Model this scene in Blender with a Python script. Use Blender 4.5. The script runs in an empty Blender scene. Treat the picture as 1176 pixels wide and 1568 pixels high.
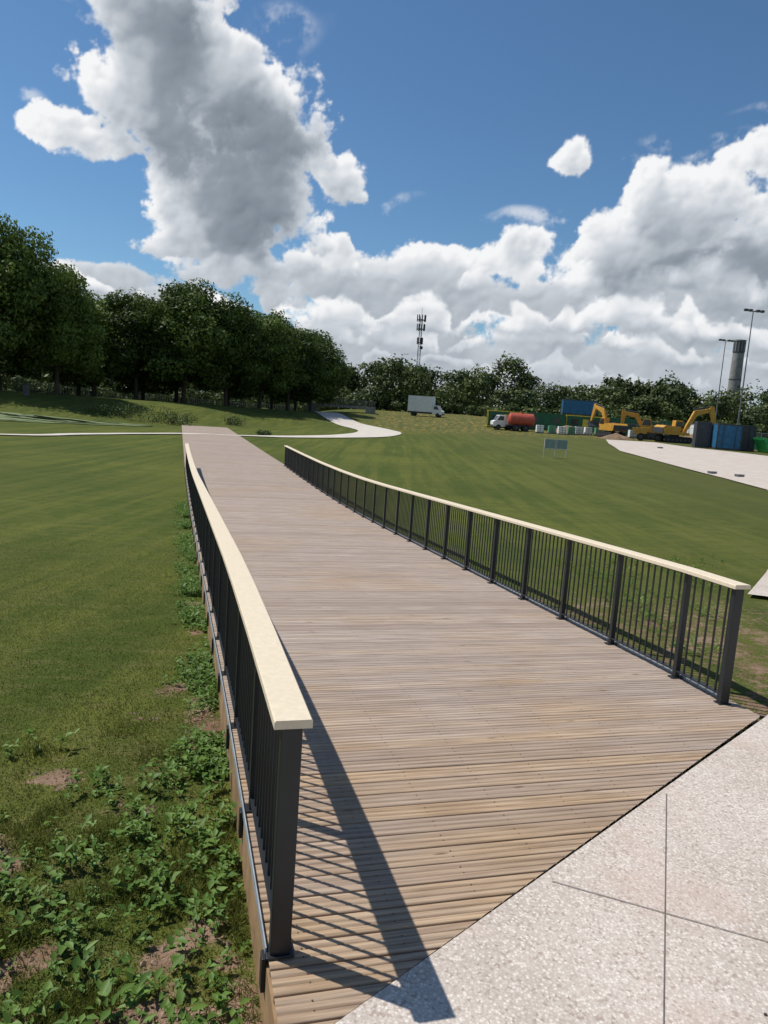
import bpy, math, random
import numpy as np
from mathutils import Vector, Matrix
random.seed(7); rng=np.random.default_rng(7)
scene=bpy.context.scene
rad=math.radians

# ------------------------------------------------------------------ helpers
def link(o):
    scene.collection.objects.link(o); return o
def empty(name,loc=(0,0,0)):
    e=bpy.data.objects.new(name,None); e.location=loc; e.empty_display_size=.2; return link(e)
def smooth(x,a,b):
    k=np.clip((np.asarray(x,float)-a)/(np.asarray(b,float)-a),0,1); return k*k*(3-2*k)
def _h(xi,yi,seed):
    h=(xi*374761393+yi*668265263+seed*144269)&0x7fffffff
    h=((h^(h>>13))*1274126177)&0x7fffffff
    return ((h^(h>>16))&0xffffff)/float(0xffffff)
def vnoise(x,y,seed=0):
    x=np.asarray(x,float);y=np.asarray(y,float)
    xi=np.floor(x).astype(np.int64);yi=np.floor(y).astype(np.int64)
    fx=x-xi;fy=y-yi;fx=fx*fx*(3-2*fx);fy=fy*fy*(3-2*fy)
    return (_h(xi,yi,seed)*(1-fx)+_h(xi+1,yi,seed)*fx)*(1-fy)+(_h(xi,yi+1,seed)*(1-fx)+_h(xi+1,yi+1,seed)*fx)*fy
def fbm(x,y,seed=0,o=4):
    r=0;a=.5;f=1
    for i in range(o):
        r=r+a*vnoise(np.asarray(x)*f,np.asarray(y)*f,seed+i*17);a*=.5;f*=2.03
    return r/(1-.5**o)
def pnoise(x,y,seed=0):
    xi=np.floor(x).astype(np.int64);yi=np.floor(y).astype(np.int64);fx=x-xi;fy=y-yi
    def gr(i,j):
        a=_h(xi+i,yi+j,seed)*6.28318;return np.cos(a)*(fx-i)+np.sin(a)*(fy-j)
    u=fx**3*(fx*(fx*6-15)+10);v=fy**3*(fy*(fy*6-15)+10)
    return 1.5*((gr(0,0)*(1-u)+gr(1,0)*u)*(1-v)+(gr(0,1)*(1-u)+gr(1,1)*u)*v)
def puff(x,y,seed,k=11.):
    """soft cellular mounds, about 0..1"""
    xi=np.floor(x).astype(np.int64);yi=np.floor(y).astype(np.int64);acc=np.zeros(x.shape)
    for i in(-1,0,1):
        for j in(-1,0,1):
            cx=xi+i+_h(xi+i,yi+j,seed);cy=yi+j+_h(xi+i,yi+j,seed+991)
            acc+=np.exp(-k*((x-cx)**2+(y-cy)**2))
    return 1+np.log(acc+1e-9)/k/.6

def mesh_np(name,verts,faces,mats,tone=None,matidx=None,smooth_sh=False):
    verts=np.asarray(verts,np.float32);faces=np.asarray(faces,np.int32)
    me=bpy.data.meshes.new(name)
    n,k=faces.shape
    me.vertices.add(len(verts));me.vertices.foreach_set('co',verts.ravel())
    me.loops.add(n*k);me.loops.foreach_set('vertex_index',faces.ravel())
    me.polygons.add(n);me.polygons.foreach_set('loop_start',np.arange(0,n*k,k,dtype=np.int32))
    try: me.polygons.foreach_set('loop_total',np.full(n,k,np.int32))
    except Exception: pass
    if matidx is not None: me.polygons.foreach_set('material_index',np.asarray(matidx,np.int32))
    if smooth_sh: me.polygons.foreach_set('use_smooth',np.ones(n,bool))
    for m in mats: me.materials.append(m)
    me.update(calc_edges=True)
    if tone is not None:
        a=me.attributes.new('tone','FLOAT','FACE');a.data.foreach_set('value',np.asarray(tone,np.float32))
    me.validate()
    return me
def obj(name,me,parent=None,loc=(0,0,0),rotz=0):
    o=bpy.data.objects.new(name,me);o.location=loc;o.rotation_euler=(0,0,rotz);link(o)
    if parent: o.parent=parent
    return o

class Bd:
    def __init__(s): s.v=[];s.f=[];s.m=[]
    def add(s,vs,fs,m=0):
        b=len(s.v);s.v+= [tuple(v) for v in vs];s.f+=[tuple(b+i for i in f) for f in fs];s.m+=[m]*len(fs)
    def box(s,c,size,m=0,rz=0,ry=0,taper=1.0):
        M=Matrix.Rotation(rz,3,'Z')@Matrix.Rotation(ry,3,'Y');c=Vector(c);vs=[]
        for z in(-.5,.5):
            k=taper if z>0 else 1
            for x,y in((-.5,-.5),(.5,-.5),(.5,.5),(-.5,.5)):
                vs.append(c+M@Vector((x*size[0]*k,y*size[1]*k,z*size[2])))
        s.add(vs,[(3,2,1,0),(4,5,6,7),(0,1,5,4),(1,2,6,5),(2,3,7,6),(3,0,4,7)],m)
    def cyl(s,p0,p1,r0,r1=None,n=10,m=0):
        if r1 is None:r1=r0
        p0=Vector(p0);p1=Vector(p1);d=(p1-p0).normalized()
        a=d.orthogonal().normalized();b=d.cross(a);vs=[]
        for p,r in((p0,r0),(p1,r1)):
            for i in range(n):
                t=2*math.pi*i/n;vs.append(p+a*r*math.cos(t)+b*r*math.sin(t))
        fs=[(i,(i+1)%n,n+(i+1)%n,n+i) for i in range(n)]+[tuple(range(n-1,-1,-1)),tuple(range(n,2*n))]
        s.add(vs,fs,m)
    def prism(s,pts,y0,y1,m=0):   # pts in xz, extruded along y
        n=len(pts);vs=[(p[0],y0,p[1]) for p in pts]+[(p[0],y1,p[1]) for p in pts]
        fs=[(i,(i+1)%n,n+(i+1)%n,n+i) for i in range(n)]+[tuple(range(n-1,-1,-1)),tuple(range(n,2*n))]
        s.add(vs,fs,m)
    def build(s,name,mats,parent=None,loc=(0,0,0),rotz=0,bevel=0):
        me=bpy.data.meshes.new(name);me.from_pydata(s.v,[],s.f)
        for m in mats: me.materials.append(m)
        me.polygons.foreach_set('material_index',s.m);me.update()
        o=obj(name,me,parent,loc,rotz)
        if bevel:
            md=o.modifiers.new('bev','BEVEL');md.width=bevel;md.segments=2
        return o

# ------------------------------------------------------------------ node helpers
class NT:
    def __init__(s,nt): s.nt=nt;s.n=nt.nodes;s.l=nt.links
    def new(s,t,**k):
        n=s.n.new(t)
        for a,b in k.items(): setattr(n,a,b)
        return n
    def put(s,sock,v):
        if v is None:return
        if hasattr(v,'node') : s.l.new(v,sock)
        else: sock.default_value=v
    def math(s,op,a,b=None,c=None,clamp=False):
        n=s.new('ShaderNodeMath',operation=op,use_clamp=clamp)
        s.put(n.inputs[0],a);s.put(n.inputs[1],b);s.put(n.inputs[2],c)
        return n.outputs[0]
    def ss(s,x,a,b,lo=0.,hi=1.):
        n=s.new('ShaderNodeMapRange',interpolation_type='SMOOTHSTEP')
        s.put(n.inputs[0],x);s.put(n.inputs[1],a);s.put(n.inputs[2],b);s.put(n.inputs[3],lo);s.put(n.inputs[4],hi)
        return n.outputs[0]
    def mix(s,f,a,b,bt='MIX'):
        n=s.new('ShaderNodeMix',data_type='RGBA',blend_type=bt)
        s.put(n.inputs[0],f);s.put(n.inputs[6],a if hasattr(a,'node') else (*a,1) if len(a)==3 else a)
        s.put(n.inputs[7],b if hasattr(b,'node') else (*b,1) if len(b)==3 else b)
        return n.outputs[2]
    def noise(s,vec,scale,detail=4,rough=.55,out=0):
        n=s.new('ShaderNodeTexNoise');s.put(n.inputs['Vector'],vec);n.inputs['Scale'].default_value=scale
        n.inputs['Detail'].default_value=detail;n.inputs['Roughness'].default_value=rough
        return n.outputs[out]
    def mapping(s,vec,loc=(0,0,0),rot=(0,0,0),scale=(1,1,1)):
        n=s.new('ShaderNodeMapping');s.put(n.inputs[0],vec)
        n.inputs[1].default_value=loc;n.inputs[2].default_value=rot;n.inputs[3].default_value=scale
        return n.outputs[0]
    def bump(s,h,strength,dist=.01):
        n=s.new('ShaderNodeBump');n.inputs['Strength'].default_value=strength;n.inputs['Distance'].default_value=dist
        s.put(n.inputs['Height'],h);return n.outputs[0]
def newmat(name):
    m=bpy.data.materials.new(name);m.use_nodes=True;k=NT(m.node_tree)
    p=m.node_tree.nodes['Principled BSDF'];return m,k,p
def paint(name,col,rough=.5,metal=0,var=.25,scale=3,bump=0,spec=.4):
    m,k,p=newmat(name)
    tc=k.new('ShaderNodeTexCoord').outputs['Object']
    n=k.noise(tc,scale,4,.65)
    f=k.ss(n,.3,.75)
    c=k.mix(f,tuple(x*(1-var) for x in col),tuple(min(1,x*(1+var*.6)) for x in col))
    k.put(p.inputs['Base Color'],c);p.inputs['Roughness'].default_value=rough;p.inputs['Metallic'].default_value=metal
    p.inputs['Specular IOR Level'].default_value=spec
    if bump: k.put(p.inputs['Normal'],k.bump(k.noise(tc,scale*8,3),bump,.01))
    return m

# ------------------------------------------------------------------ terrain functions (metres)
CA,SA=.9641,.2656
def ts(x,y): return -SA*x+CA*y, CA*x+SA*y
def xy(t,s): return -SA*t+CA*s, CA*t+SA*s
def P(t): 
    return np.interp(t,[-200,4.5,6,12,17.5,20,23,27,32,38,46,90],[0,0,-.04,-.345,-.625,-.735,-.83,-.92,-.99,-1.05,-1.08,-1.1])
def sL(t): return np.interp(t,[2.83,31,83],[.459,.14,-.3])
def sR(t): return np.interp(t,[5.16,19.4,38,82],[4.62,4.83,5.02,4.3])
def base(x,y):
    x=np.asarray(x,float);y=np.asarray(y,float)
    t,s=ts(x,y)
    w=smooth(s,5,15+.6*np.maximum(t,0))
    b=P(t)*(1-w)+.4*smooth(y,35,75)*w
    hill=smooth(y,97,165)*2.1*(1-smooth(x,14,42)*.8)*smooth(x,-22,-2)
    q=(x+45)*-.844+(y-80)*.536
    bank=smooth(q,-20,-3)*np.interp(y,[80,110,140],[2.3,2.0,.8])*(1-smooth(x,-14,0))*smooth(y,60,78)
    return b+hill+bank
def ground(x,y):
    t,s=ts(x,y)
    offl=np.interp(t,[0,6,12,30,50],[.34,.33,.3,.17,.07])
    off=.05+(offl-.05)*(1-smooth(s,.3,4.3))
    nz=(fbm(x*.35,y*.35,3,3)-.5)*.05+(fbm(x*4,y*4,5,3)-.5)*.035*smooth(-s,-.4,.2)*(1-smooth(t,8,16))
    return base(x,y)-off+nz
def soil(x,y):
    t,s=ts(x,y)
    n=fbm(x*1.3,y*1.3,11,4)
    near=(1-smooth(y,3.2,4.8))
    left=smooth(n+near*.24-.06,.57,.68)*(s<3)*(1-smooth(y,4.3,5.6))
    strip=np.exp(-((s-sL(t)+.16)/.20)**2)*(t<12)*smooth(fbm(x*2,y*2,31,3),.42,.62)*.9
    patch=np.exp(-(((x+1.75)/.28)**2+((y-6.6)/.28)**2))*1.1+np.exp(-(((x+2.6)/1.0)**2+((y-5.9)/.22)**2))*.85+np.exp(-(((x+2.15)/.22)**2+((y-4.75)/.2)**2))*1.1
    patch=patch*smooth(fbm(x*3.1,y*3.1,41,3),.4,.62)
    right=((s>4.6)&(t>3))*(1-smooth(y,9,15))*(.25+.5*fbm(x*4,y*4,43,3))
    return np.clip(np.maximum.reduce([left*near**.3,strip,patch,right]),0,1)
def G(x,y): return float(ground(np.array([x]),np.array([y]))[0])

# ------------------------------------------------------------------ materials
def mat_ground():
    m,k,p=newmat('grass_and_soil')
    pos=k.new('ShaderNodeTexCoord').outputs['Object']
    sep=k.new('ShaderNodeSeparateXYZ');k.put(sep.inputs[0],pos);X,Y=sep.outputs[0],sep.outputs[1]
    n1=k.noise(pos,.22,4,.6);n2=k.noise(pos,2.2,4,.65);n3=k.noise(pos,38,3,.7)
    n4=k.noise(k.mapping(pos,rot=(0,0,rad(-15)),scale=(.9,.04,1)),1.5,4,.65)
    n5=k.noise(k.mapping(pos,rot=(0,0,rad(-15)),scale=(.12,1.6,1)),1.0,4,.65)
    n6=k.noise(k.mapping(pos,rot=(0,0,rad(-8)),scale=(.25,1,1)),6,3,.7)
    n7=k.noise(pos,.09,3,.5)
    a=k.mix(k.ss(n1,.35,.68),(.078,.108,.018),(.148,.154,.032))
    b=k.mix(k.ss(n2,.30,.72,0,.85),(.055,.084,.013),a)
    c=k.mix(k.ss(n4,.40,.60,0,.60),b,(.170,.170,.036))
    c=k.mix(k.ss(n5,.45,.62,0,.32),c,(.058,.086,.016))
    c=k.mix(k.ss(n6,.45,.75,0,.55),c,(.165,.148,.056))
    c=k.mix(k.ss(n7,.42,.62,0,.40),c,(.055,.076,.018))
    c=k.mix(k.ss(n3,.60,.36,0,.55),c,(.034,.054,.010))
    c=k.mix(k.ss(X,0,18,0,.42),c,(.080,.082,.030))
    wear=k.math('MULTIPLY',k.ss(Y,9,5.5),k.ss(n2,.5,.72,0,.7));wear=k.math('MULTIPLY',wear,k.ss(n3,.35,.6))
    c=k.mix(wear,c,(.17,.125,.065))
    far=k.math('MULTIPLY',k.ss(Y,84,112),k.ss(X,-10,2))
    far=k.math('MULTIPLY',far,k.ss(Y,215,190))
    fl=k.noise(k.mapping(pos,scale=(1,.35,1)),1.6,4,.75)
    mead=k.mix(k.ss(fl,.40,.62),(.060,.080,.022),(.17,.145,.05))
    mead=k.mix(k.ss(fl,.59,.65),mead,(.42,.21,.03))
    c=k.mix(far,c,mead)
    at=k.new('ShaderNodeAttribute',attribute_name='soil').outputs['Fac']
    sc=k.mix(k.ss(n2,.3,.7),(.15,.088,.055),(.32,.225,.16))
    sc=k.mix(k.ss(n3,.35,.7,0,.6),sc,(.20,.125,.08))
    n8=k.noise(pos,9,3,.7)
    edge=k.math('ADD',at,k.math('MULTIPLY',k.math('SUBTRACT',n3,.5),.8))
    edge=k.math('ADD',edge,k.math('MULTIPLY',k.math('SUBTRACT',n8,.5),1.1))
    c=k.mix(k.ss(edge,.40,.68),c,sc)
    k.put(p.inputs['Base Color'],c);p.inputs['Roughness'].default_value=.95;p.inputs['Specular IOR Level'].default_value=.1
    k.put(p.inputs['Normal'],k.bump(n3,.8,.035))
    return m
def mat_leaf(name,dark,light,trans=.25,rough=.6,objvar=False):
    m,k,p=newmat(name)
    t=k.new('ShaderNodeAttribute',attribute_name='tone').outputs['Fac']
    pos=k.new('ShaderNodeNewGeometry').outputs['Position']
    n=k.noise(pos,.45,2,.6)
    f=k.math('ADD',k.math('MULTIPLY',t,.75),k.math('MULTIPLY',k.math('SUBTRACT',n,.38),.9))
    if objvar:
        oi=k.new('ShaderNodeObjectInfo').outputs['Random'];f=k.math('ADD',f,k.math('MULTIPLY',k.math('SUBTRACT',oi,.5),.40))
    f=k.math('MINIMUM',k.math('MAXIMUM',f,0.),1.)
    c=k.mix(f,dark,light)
    k.put(p.inputs['Base Color'],c);p.inputs['Roughness'].default_value=rough;p.inputs['Specular IOR Level'].default_value=.25
    tr=k.new('ShaderNodeBsdfTranslucent');k.put(tr.inputs[0],c)
    mx=k.new('ShaderNodeMixShader');mx.inputs[0].default_value=trans
    out=[n for n in k.n if n.type=='OUTPUT_MATERIAL'][0]
    k.l.new(p.outputs[0],mx.inputs[1]);k.l.new(tr.outputs[0],mx.inputs[2]);k.l.new(mx.outputs[0],out.inputs[0])
    return m
def mat_deck():
    m,k,p=newmat('weathered_decking')
    pos=k.new('ShaderNodeTexCoord').outputs['Object']
    t=k.new('ShaderNodeAttribute',attribute_name='tone').outputs['Fac']
    mp=k.mapping(pos,rot=(0,0,rad(-15.4)),scale=(1,1,1))
    off=k.new('ShaderNodeCombineXYZ');k.put(off.inputs[0],k.math('MULTIPLY',t,37.0));k.put(off.inputs[2],k.math('MULTIPLY',t,11.0))
    va=k.new('ShaderNodeVectorMath',operation='ADD');k.put(va.inputs[0],mp);k.put(va.inputs[1],off.outputs[0])
    g=k.noise(k.mapping(va.outputs[0],scale=(1.2,38,1)),1.6,5,.6)
    g2=k.noise(k.mapping(va.outputs[0],scale=(.5,5,1)),1.5,3,.6)
    big=k.noise(pos,.5,3,.6)
    sep=k.new('ShaderNodeSeparateXYZ');k.put(sep.inputs[0],mp);along=sep.outputs[1]
    grey=k.mix(k.ss(g,.3,.7),(.285,.23,.195),(.495,.41,.35))
    tan=k.mix(k.ss(g,.3,.7),(.265,.175,.105),(.48,.345,.22))
    f=k.math('ADD',k.math('MULTIPLY',k.math('SUBTRACT',big,.5),1.6),k.ss(along,2.5,7.5,.15,.95))
    f=k.math('ADD',f,k.math('MULTIPLY',k.math('SUBTRACT',g2,.5),1.2))
    f=k.math('ADD',f,k.math('MULTIPLY',k.math('SUBTRACT',t,.5),.5),clamp=True)
    c=k.mix(f,tan,grey)
    c=k.mix(k.math('MULTIPLY',k.math('POWER',t,1.5),.42),c,(.22,.15,.105))
    kn=k.new('ShaderNodeTexVoronoi');k.put(kn.inputs['Vector'],k.mapping(va.outputs[0],scale=(1.3,7,1)));kn.inputs['Scale'].default_value=1.
    c=k.mix(k.ss(kn.outputs['Distance'],.08,.02,0,.8),c,(.09,.045,.022))
    k.put(p.inputs['Base Color'],c);p.inputs['Roughness'].default_value=.75;p.inputs['Specular IOR Level'].default_value=.3
    k.put(p.inputs['Normal'],k.bump(g,.3,.004))
    return m
def mat_concrete(name,c1,c2,fleck=True):
    m,k,p=newmat(name)
    pos=k.new('ShaderNodeTexCoord').outputs['Object']
    n=k.noise(pos,1.1,5,.6)
    c=k.mix(k.ss(n,.3,.72),c1,c2)
    if fleck:
        v=k.new('ShaderNodeTexVoronoi');k.put(v.inputs['Vector'],pos);v.inputs['Scale'].default_value=75
        sp=k.new('ShaderNodeSeparateColor');k.put(sp.inputs[0],v.outputs['Color'])
        c=k.mix(k.ss(sp.outputs[0],.50,.9,0,.65),c,(.74,.68,.615))
        c=k.mix(k.ss(sp.outputs[1],.80,.97,0,.7),c,(.30,.225,.18))
        c=k.mix(k.ss(v.outputs['Distance'],.35,.62,0,.35),c,(.30,.24,.20))
        k.put(p.inputs['Normal'],k.bump(v.outputs['Distance'],.25,.003))
        st=k.noise(pos,.9,4,.6);c=k.mix(k.ss(st,.50,.68,0,.40),c,(.48,.355,.29))
    k.put(p.inputs['Base Color'],c);p.inputs['Roughness'].default_value=.85;p.inputs['Specular IOR Level'].default_value=.25
    return m
M_ground=mat_ground()
M_deck=mat_deck()
M_pave=mat_concrete('exposed_aggregate_concrete',(.47,.415,.36),(.58,.52,.465))
M_path=mat_concrete('path_concrete',(.48,.44,.385),(.60,.555,.49),False)
M_metal=paint('charcoal_powder_coat',(.015,.0175,.021),.42,.0,.15,5,0,.45)
M_galv=paint('galvanised_steel',(.40,.44,.48),.45,.3,.2,8)
M_rail=paint('pale_timber_handrail',(.69,.59,.44),.6,0,.07,30,.12,.3)
M_fascia=paint('fascia_timber',(.33,.205,.105),.75,0,.35,3,.3)
M_joint=paint('joint_dark',(.17,.14,.125),.9)
M_screw=paint('screw_heads',(.08,.065,.055),.5,.4)
M_bark=paint('bark',(.060,.048,.036),.9,0,.4,4,.4)
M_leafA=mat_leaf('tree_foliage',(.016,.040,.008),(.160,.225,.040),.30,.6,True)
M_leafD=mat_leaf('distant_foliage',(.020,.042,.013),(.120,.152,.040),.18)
M_weed=mat_leaf('weed_leaves',(.065,.135,.022),(.18,.29,.058),.3,.5)
M_blade=mat_leaf('grass_blades',(.085,.115,.018),(.195,.205,.042),.35)

# ------------------------------------------------------------------ ground sheet
def axis(lo,hi,d0,d1,step,g):
    a=list(np.arange(d0,d1+1e-6,step));s=step;v=d1
    while v<hi: s*=g;v+=s;a.append(v)
    s=step;v=d0;b=[]
    while v>lo: s*=g;v-=s;b.append(v)
    return np.array(b[::-1]+a)
xs=axis(-1600,1600,-6,8,.12,1.055);ys=axis(-200,2200,2,13,.12,1.04)
XX,YY=np.meshgrid(xs,ys);ZZ=ground(XX,YY)
V=np.stack([XX,YY,ZZ],-1).reshape(-1,3);nx=len(xs);ny=len(ys)
I=(np.arange(ny-1)[:,None]*nx+np.arange(nx-1)[None]).ravel()
F=np.stack([I,I+1,I+nx+1,I+nx],1)
me=mesh_np('ground',V,F,[M_ground],smooth_sh=True)
a=me.attributes.new('soil','FLOAT','POINT');a.data.foreach_set('value',soil(V[:,0],V[:,1]).astype(np.float32))
obj('ground',me)

# ------------------------------------------------------------------ paved area (near apron that becomes the path on the right)
pairs=[((-1.6,1.0),(6,-6)),((-.16,2.42),(8,-5)),((3.30,5.93),(12,0)),((3.9,6.6),(13,3)),((5.2,8.4),(13,6)),((6.9,10.9),(13,9)),((5.85,11.5),(13,9.6)),((7.2,13.6),(15,12)),
((10,18.2),(18,17)),((13.5,25),(22,24)),((17,33),(27,32)),((17.8,39),(30,42)),((18.8,52),(32,55)),((19.6,63),(34,66)),((23,78),(31,76)),((27,93),(32,90))]
rows=[]
for i in range(len(pairs)-1):
    (a0,b0),(a1,b1)=pairs[i],pairs[i+1]
    n=max(2,int(math.dist(a0,a1)/1.0))
    for j in range(n+(i==len(pairs)-2)):
        f=j/n;rows.append(((a0[0]+(a1[0]-a0[0])*f,a0[1]+(a1[1]-a0[1])*f),(b0[0]+(b1[0]-b0[0])*f,b0[1]+(b1[1]-b0[1])*f)))
K=12;vv=[]
for a0,b0 in rows:
    for j in range(K+1):
        f=j/K;vv.append((a0[0]+(b0[0]-a0[0])*f,a0[1]+(b0[1]-a0[1])*f))
vv=np.array(vv);zz=base(vv[:,0],vv[:,1])+.0
R=len(rows);I=(np.arange(R-1)[:,None]*(K+1)+np.arange(K)[None]).ravel()
F=np.stack([I,I+1,I+K+2,I+K+1],1)
pave=empty('concrete_pavement')
obj('slab',mesh_np('slab',np.column_stack([vv,zz]),F,[M_pave],smooth_sh=True),pave)
b=Bd()
def strip(p0,p1,w,z):
    p0=Vector((*p0,z));p1=Vector((*p1,z));d=(p1-p0).normalized();n=Vector((-d.y,d.x,0))*w/2
    b.add([p0-n,p1-n,p1+n,p0+n],[(0,1,2,3)])
strip((1.95,4.50),(-.6,-2.3),.0055,.004)
strip((.99,3.50),(7.6,1.08),.0055,.005)
b.build('joints',[M_joint],pave)
b=Bd();b.cyl((1.98,3.12,.001),(1.98,3.12,.012),.016,.013,10)
b.cyl((1.70,2.72,.001),(1.70,2.72,.006),.008,.006,8);b.build('pavement_studs',[M_screw],pave)

def ribbon(name,pts,width,mat,lift=.06,sub=6,parent=None):
    pts=[Vector((p[0],p[1],0)) for p in pts];P_=[]
    for i in range(len(pts)-1):
        p0=pts[max(i-1,0)];p1=pts[i];p2=pts[i+1];p3=pts[min(i+2,len(pts)-1)]
        for j in range(sub):
            t=j/sub
            P_.append(.5*((2*p1)+(-p0+p2)*t+(2*p0-5*p1+4*p2-p3)*t*t+(-p0+3*p1-3*p2+p3)*t**3))
    P_.append(pts[-1]);vs=[]
    for i,p in enumerate(P_):
        d=(P_[min(i+1,len(P_)-1)]-P_[max(i-1,0)]).normalized();n=Vector((-d.y,d.x,0))
        w=width(i/(len(P_)-1)) if callable(width) else width
        for k in range(5):
            q=p+n*w*(k/4-.5);vs.append((q.x,q.y,G(q.x,q.y)+lift))
    F=[(i*5+k,i*5+k+5,i*5+k+6,i*5+k+1) for i in range(len(P_)-1) for k in range(4)]
    return obj(name,mesh_np(name,vs,F,[mat],smooth_sh=True),parent)
ribbon('footpath',[(-60,36),(-38,42),(-24.7,47.5),(-21.8,54),(-17.5,63),(-13.4,66),(-7.8,71.5),(-3.0,79),(-1.2,90),(-2.8,102),(-8,116),(-13,134)],lambda f:1.1 if f<.45 else 1.1+min(1,(f-.45)/.2)*4.2,M_path,.07)

# ------------------------------------------------------------------ boardwalk
bw=empty('boardwalk')
pitch=.145;bwid=.134
prof=[(-.5,-.03),(-.5,-.006),(-.46,0),(-.21,0),(-.195,-.006),(-.14,-.006),(-.125,0),(.125,0),(.14,-.006),(.195,-.006),(.21,0),(.46,0),(.5,-.006),(.5,-.03)]
V=[];F=[];T=[];sc=Bd()
t=2.34
def s_end(t): return np.minimum(sR(t)+.14, .627+(t-2.45)/.586-.012)
while t<82.5:
    tone=random.random()
    if random.random()<.12: tone=min(1,tone+.3)
    zc=float(P(t+bwid/2))+random.uniform(-.0015,.0015);b0=len(V)
    for side in(0,1):
        je=random.uniform(-.006,.006)
        for (u,z) in prof:
            tt=t+bwid*(u+.5)
            s=float(sL(tt))-.05 if side==0 else max(float(s_end(tt)),float(sL(tt))-.045)
            x,y=xy(tt,s+je*(t>5));V.append((x,y,zc+z))
    n=len(prof)
    for i in range(n-1):
        F.append((b0+i,b0+n+i,b0+n+i+1,b0+i+1));T.append(tone)
    if t<16:
        s=float(sL(t))+.10
        e=float(s_end(t))
        while s<e-.05:
            for u in(.31,.69):
                tt=t+bwid*u;x,y=xy(tt,s+random.uniform(-.004,.004));
                vs=[(x+.0045*math.cos(k*math.pi/3),y+.0045*math.sin(k*math.pi/3),zc+.0012) for k in range(6)]
                sc.add(vs,[(0,1,2,3,4,5)])
            s+=.45
    t+=pitch
obj('deck_boards',mesh_np('deck_boards',V,F,[M_deck],tone=T),bw)
sc.build('deck_screws',[M_screw],bw)
fb=Bd()
def fascia(sfun,off,t0,t1,h,th):
    t=t0
    while t<t1:
        t2=min(t+1.2,t1)
        pts=[]
        for tt in(t,t2-.006):
            for so in(off,off+th):
                x,y=xy(tt,float(sfun(tt))+so)
                for z in(-.033,-.033-h): pts.append((x,y,float(P(tt))+z))
        fb.add(pts,[(0,1,5,4),(2,6,7,3),(0,4,6,2),(1,3,7,5),(0,2,3,1),(4,5,7,6)])
        t=t2
fascia(sL,-.055,2.36,82,.36,.04);fascia(sR,.10,5.3,82,.30,.04)
fb.build('fascia_boards',[M_fascia],bw)

# ------------------------------------------------------------------ railings
def railing(name,sfun,t0,t1,first,outer):
    root=empty(name)
    ps=[t0,t0+first]
    while ps[-1]+1.15<t1: ps.append(ps[-1]+1.15)
    pb=Bd();bb=Bd();hb=Bd();gb=Bd()
    def pt(t,ds=0,z=0):
        x,y=xy(t,float(sfun(t))+ds);return Vector((x,y,float(P(t))+z))
    def bar(B,a,c,z,hh,wd,ds=0):
        A=pt(a,ds,z);C=pt(c,ds,z);d=(C-A);n=Vector((-d.y,d.x,0)).normalized()*wd/2;up=Vector((0,0,hh/2))
        vs=[A-n-up,A+n-up,A+n+up,A-n+up,C-n-up,C+n-up,C+n+up,C-n+up]
        B.add(vs,[(0,1,2,3),(7,6,5,4),(0,4,5,1),(1,5,6,2),(2,6,7,3),(3,7,4,0)])
    rz=rad(15.4)
    for i,t in enumerate(ps):
        p=pt(t,0,0);w=(.052,.05) if i else (.088,.055)
        pb.box(p+Vector((0,0,.515)),(w[0],w[1],1.03),0,rz)
        pb.box(p+Vector((0,0,.006)),(.12,.085,.012),0,rz)
        q=pt(t,outer*.068,-.08);pb.box(q,(.018,.06,.16),0,rz)
    for i in range(len(ps)-1):
        a,c=ps[i],ps[i+1]
        bar(bb,a,c,.075,.014,.045);bar(bb,a,c,1.028,.016,.05)
        bar(gb,a,c,.004,.05,.006,outer*.058)
        n=max(2,round((c-a)/.105))
        for j in range(1,n):
            t=a+(c-a)*j/n;p=pt(t)
            bb.box(p+Vector((0,0,.551)),(.014,.014,.94),0,rz)
    sec=[(-.078,1.040),(-.078,1.070),(-.072,1.077),(.072,1.077),(.078,1.070),(.078,1.040)]
    ts_=[t0-.055]+ps[1:-1]+[ps[-1]+.05];n=len(sec);vs=[]
    for t in ts_:
        for so,z in sec: vs.append(pt(t,so,z))
    fs=[(i*n+j,i*n+(j+1)%n,(i+1)*n+(j+1)%n,(i+1)*n+j) for i in range(len(ts_)-1) for j in range(n)]
    fs+=[tuple(range(n-1,-1,-1)),tuple(range((len(ts_)-1)*n,len(ts_)*n))]
    hb.add(vs,fs)
    pb.build('posts',[M_metal],root,bevel=.003);bb.build('balusters',[M_metal],root);hb.build('handrail',[M_rail],root);gb.build('edge_strip',[M_galv],root)
railing('metal_railing',sL,2.86,36,1.15,-1)
railing('metal_railing',sR,5.18,38.6,.66,1)

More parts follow.
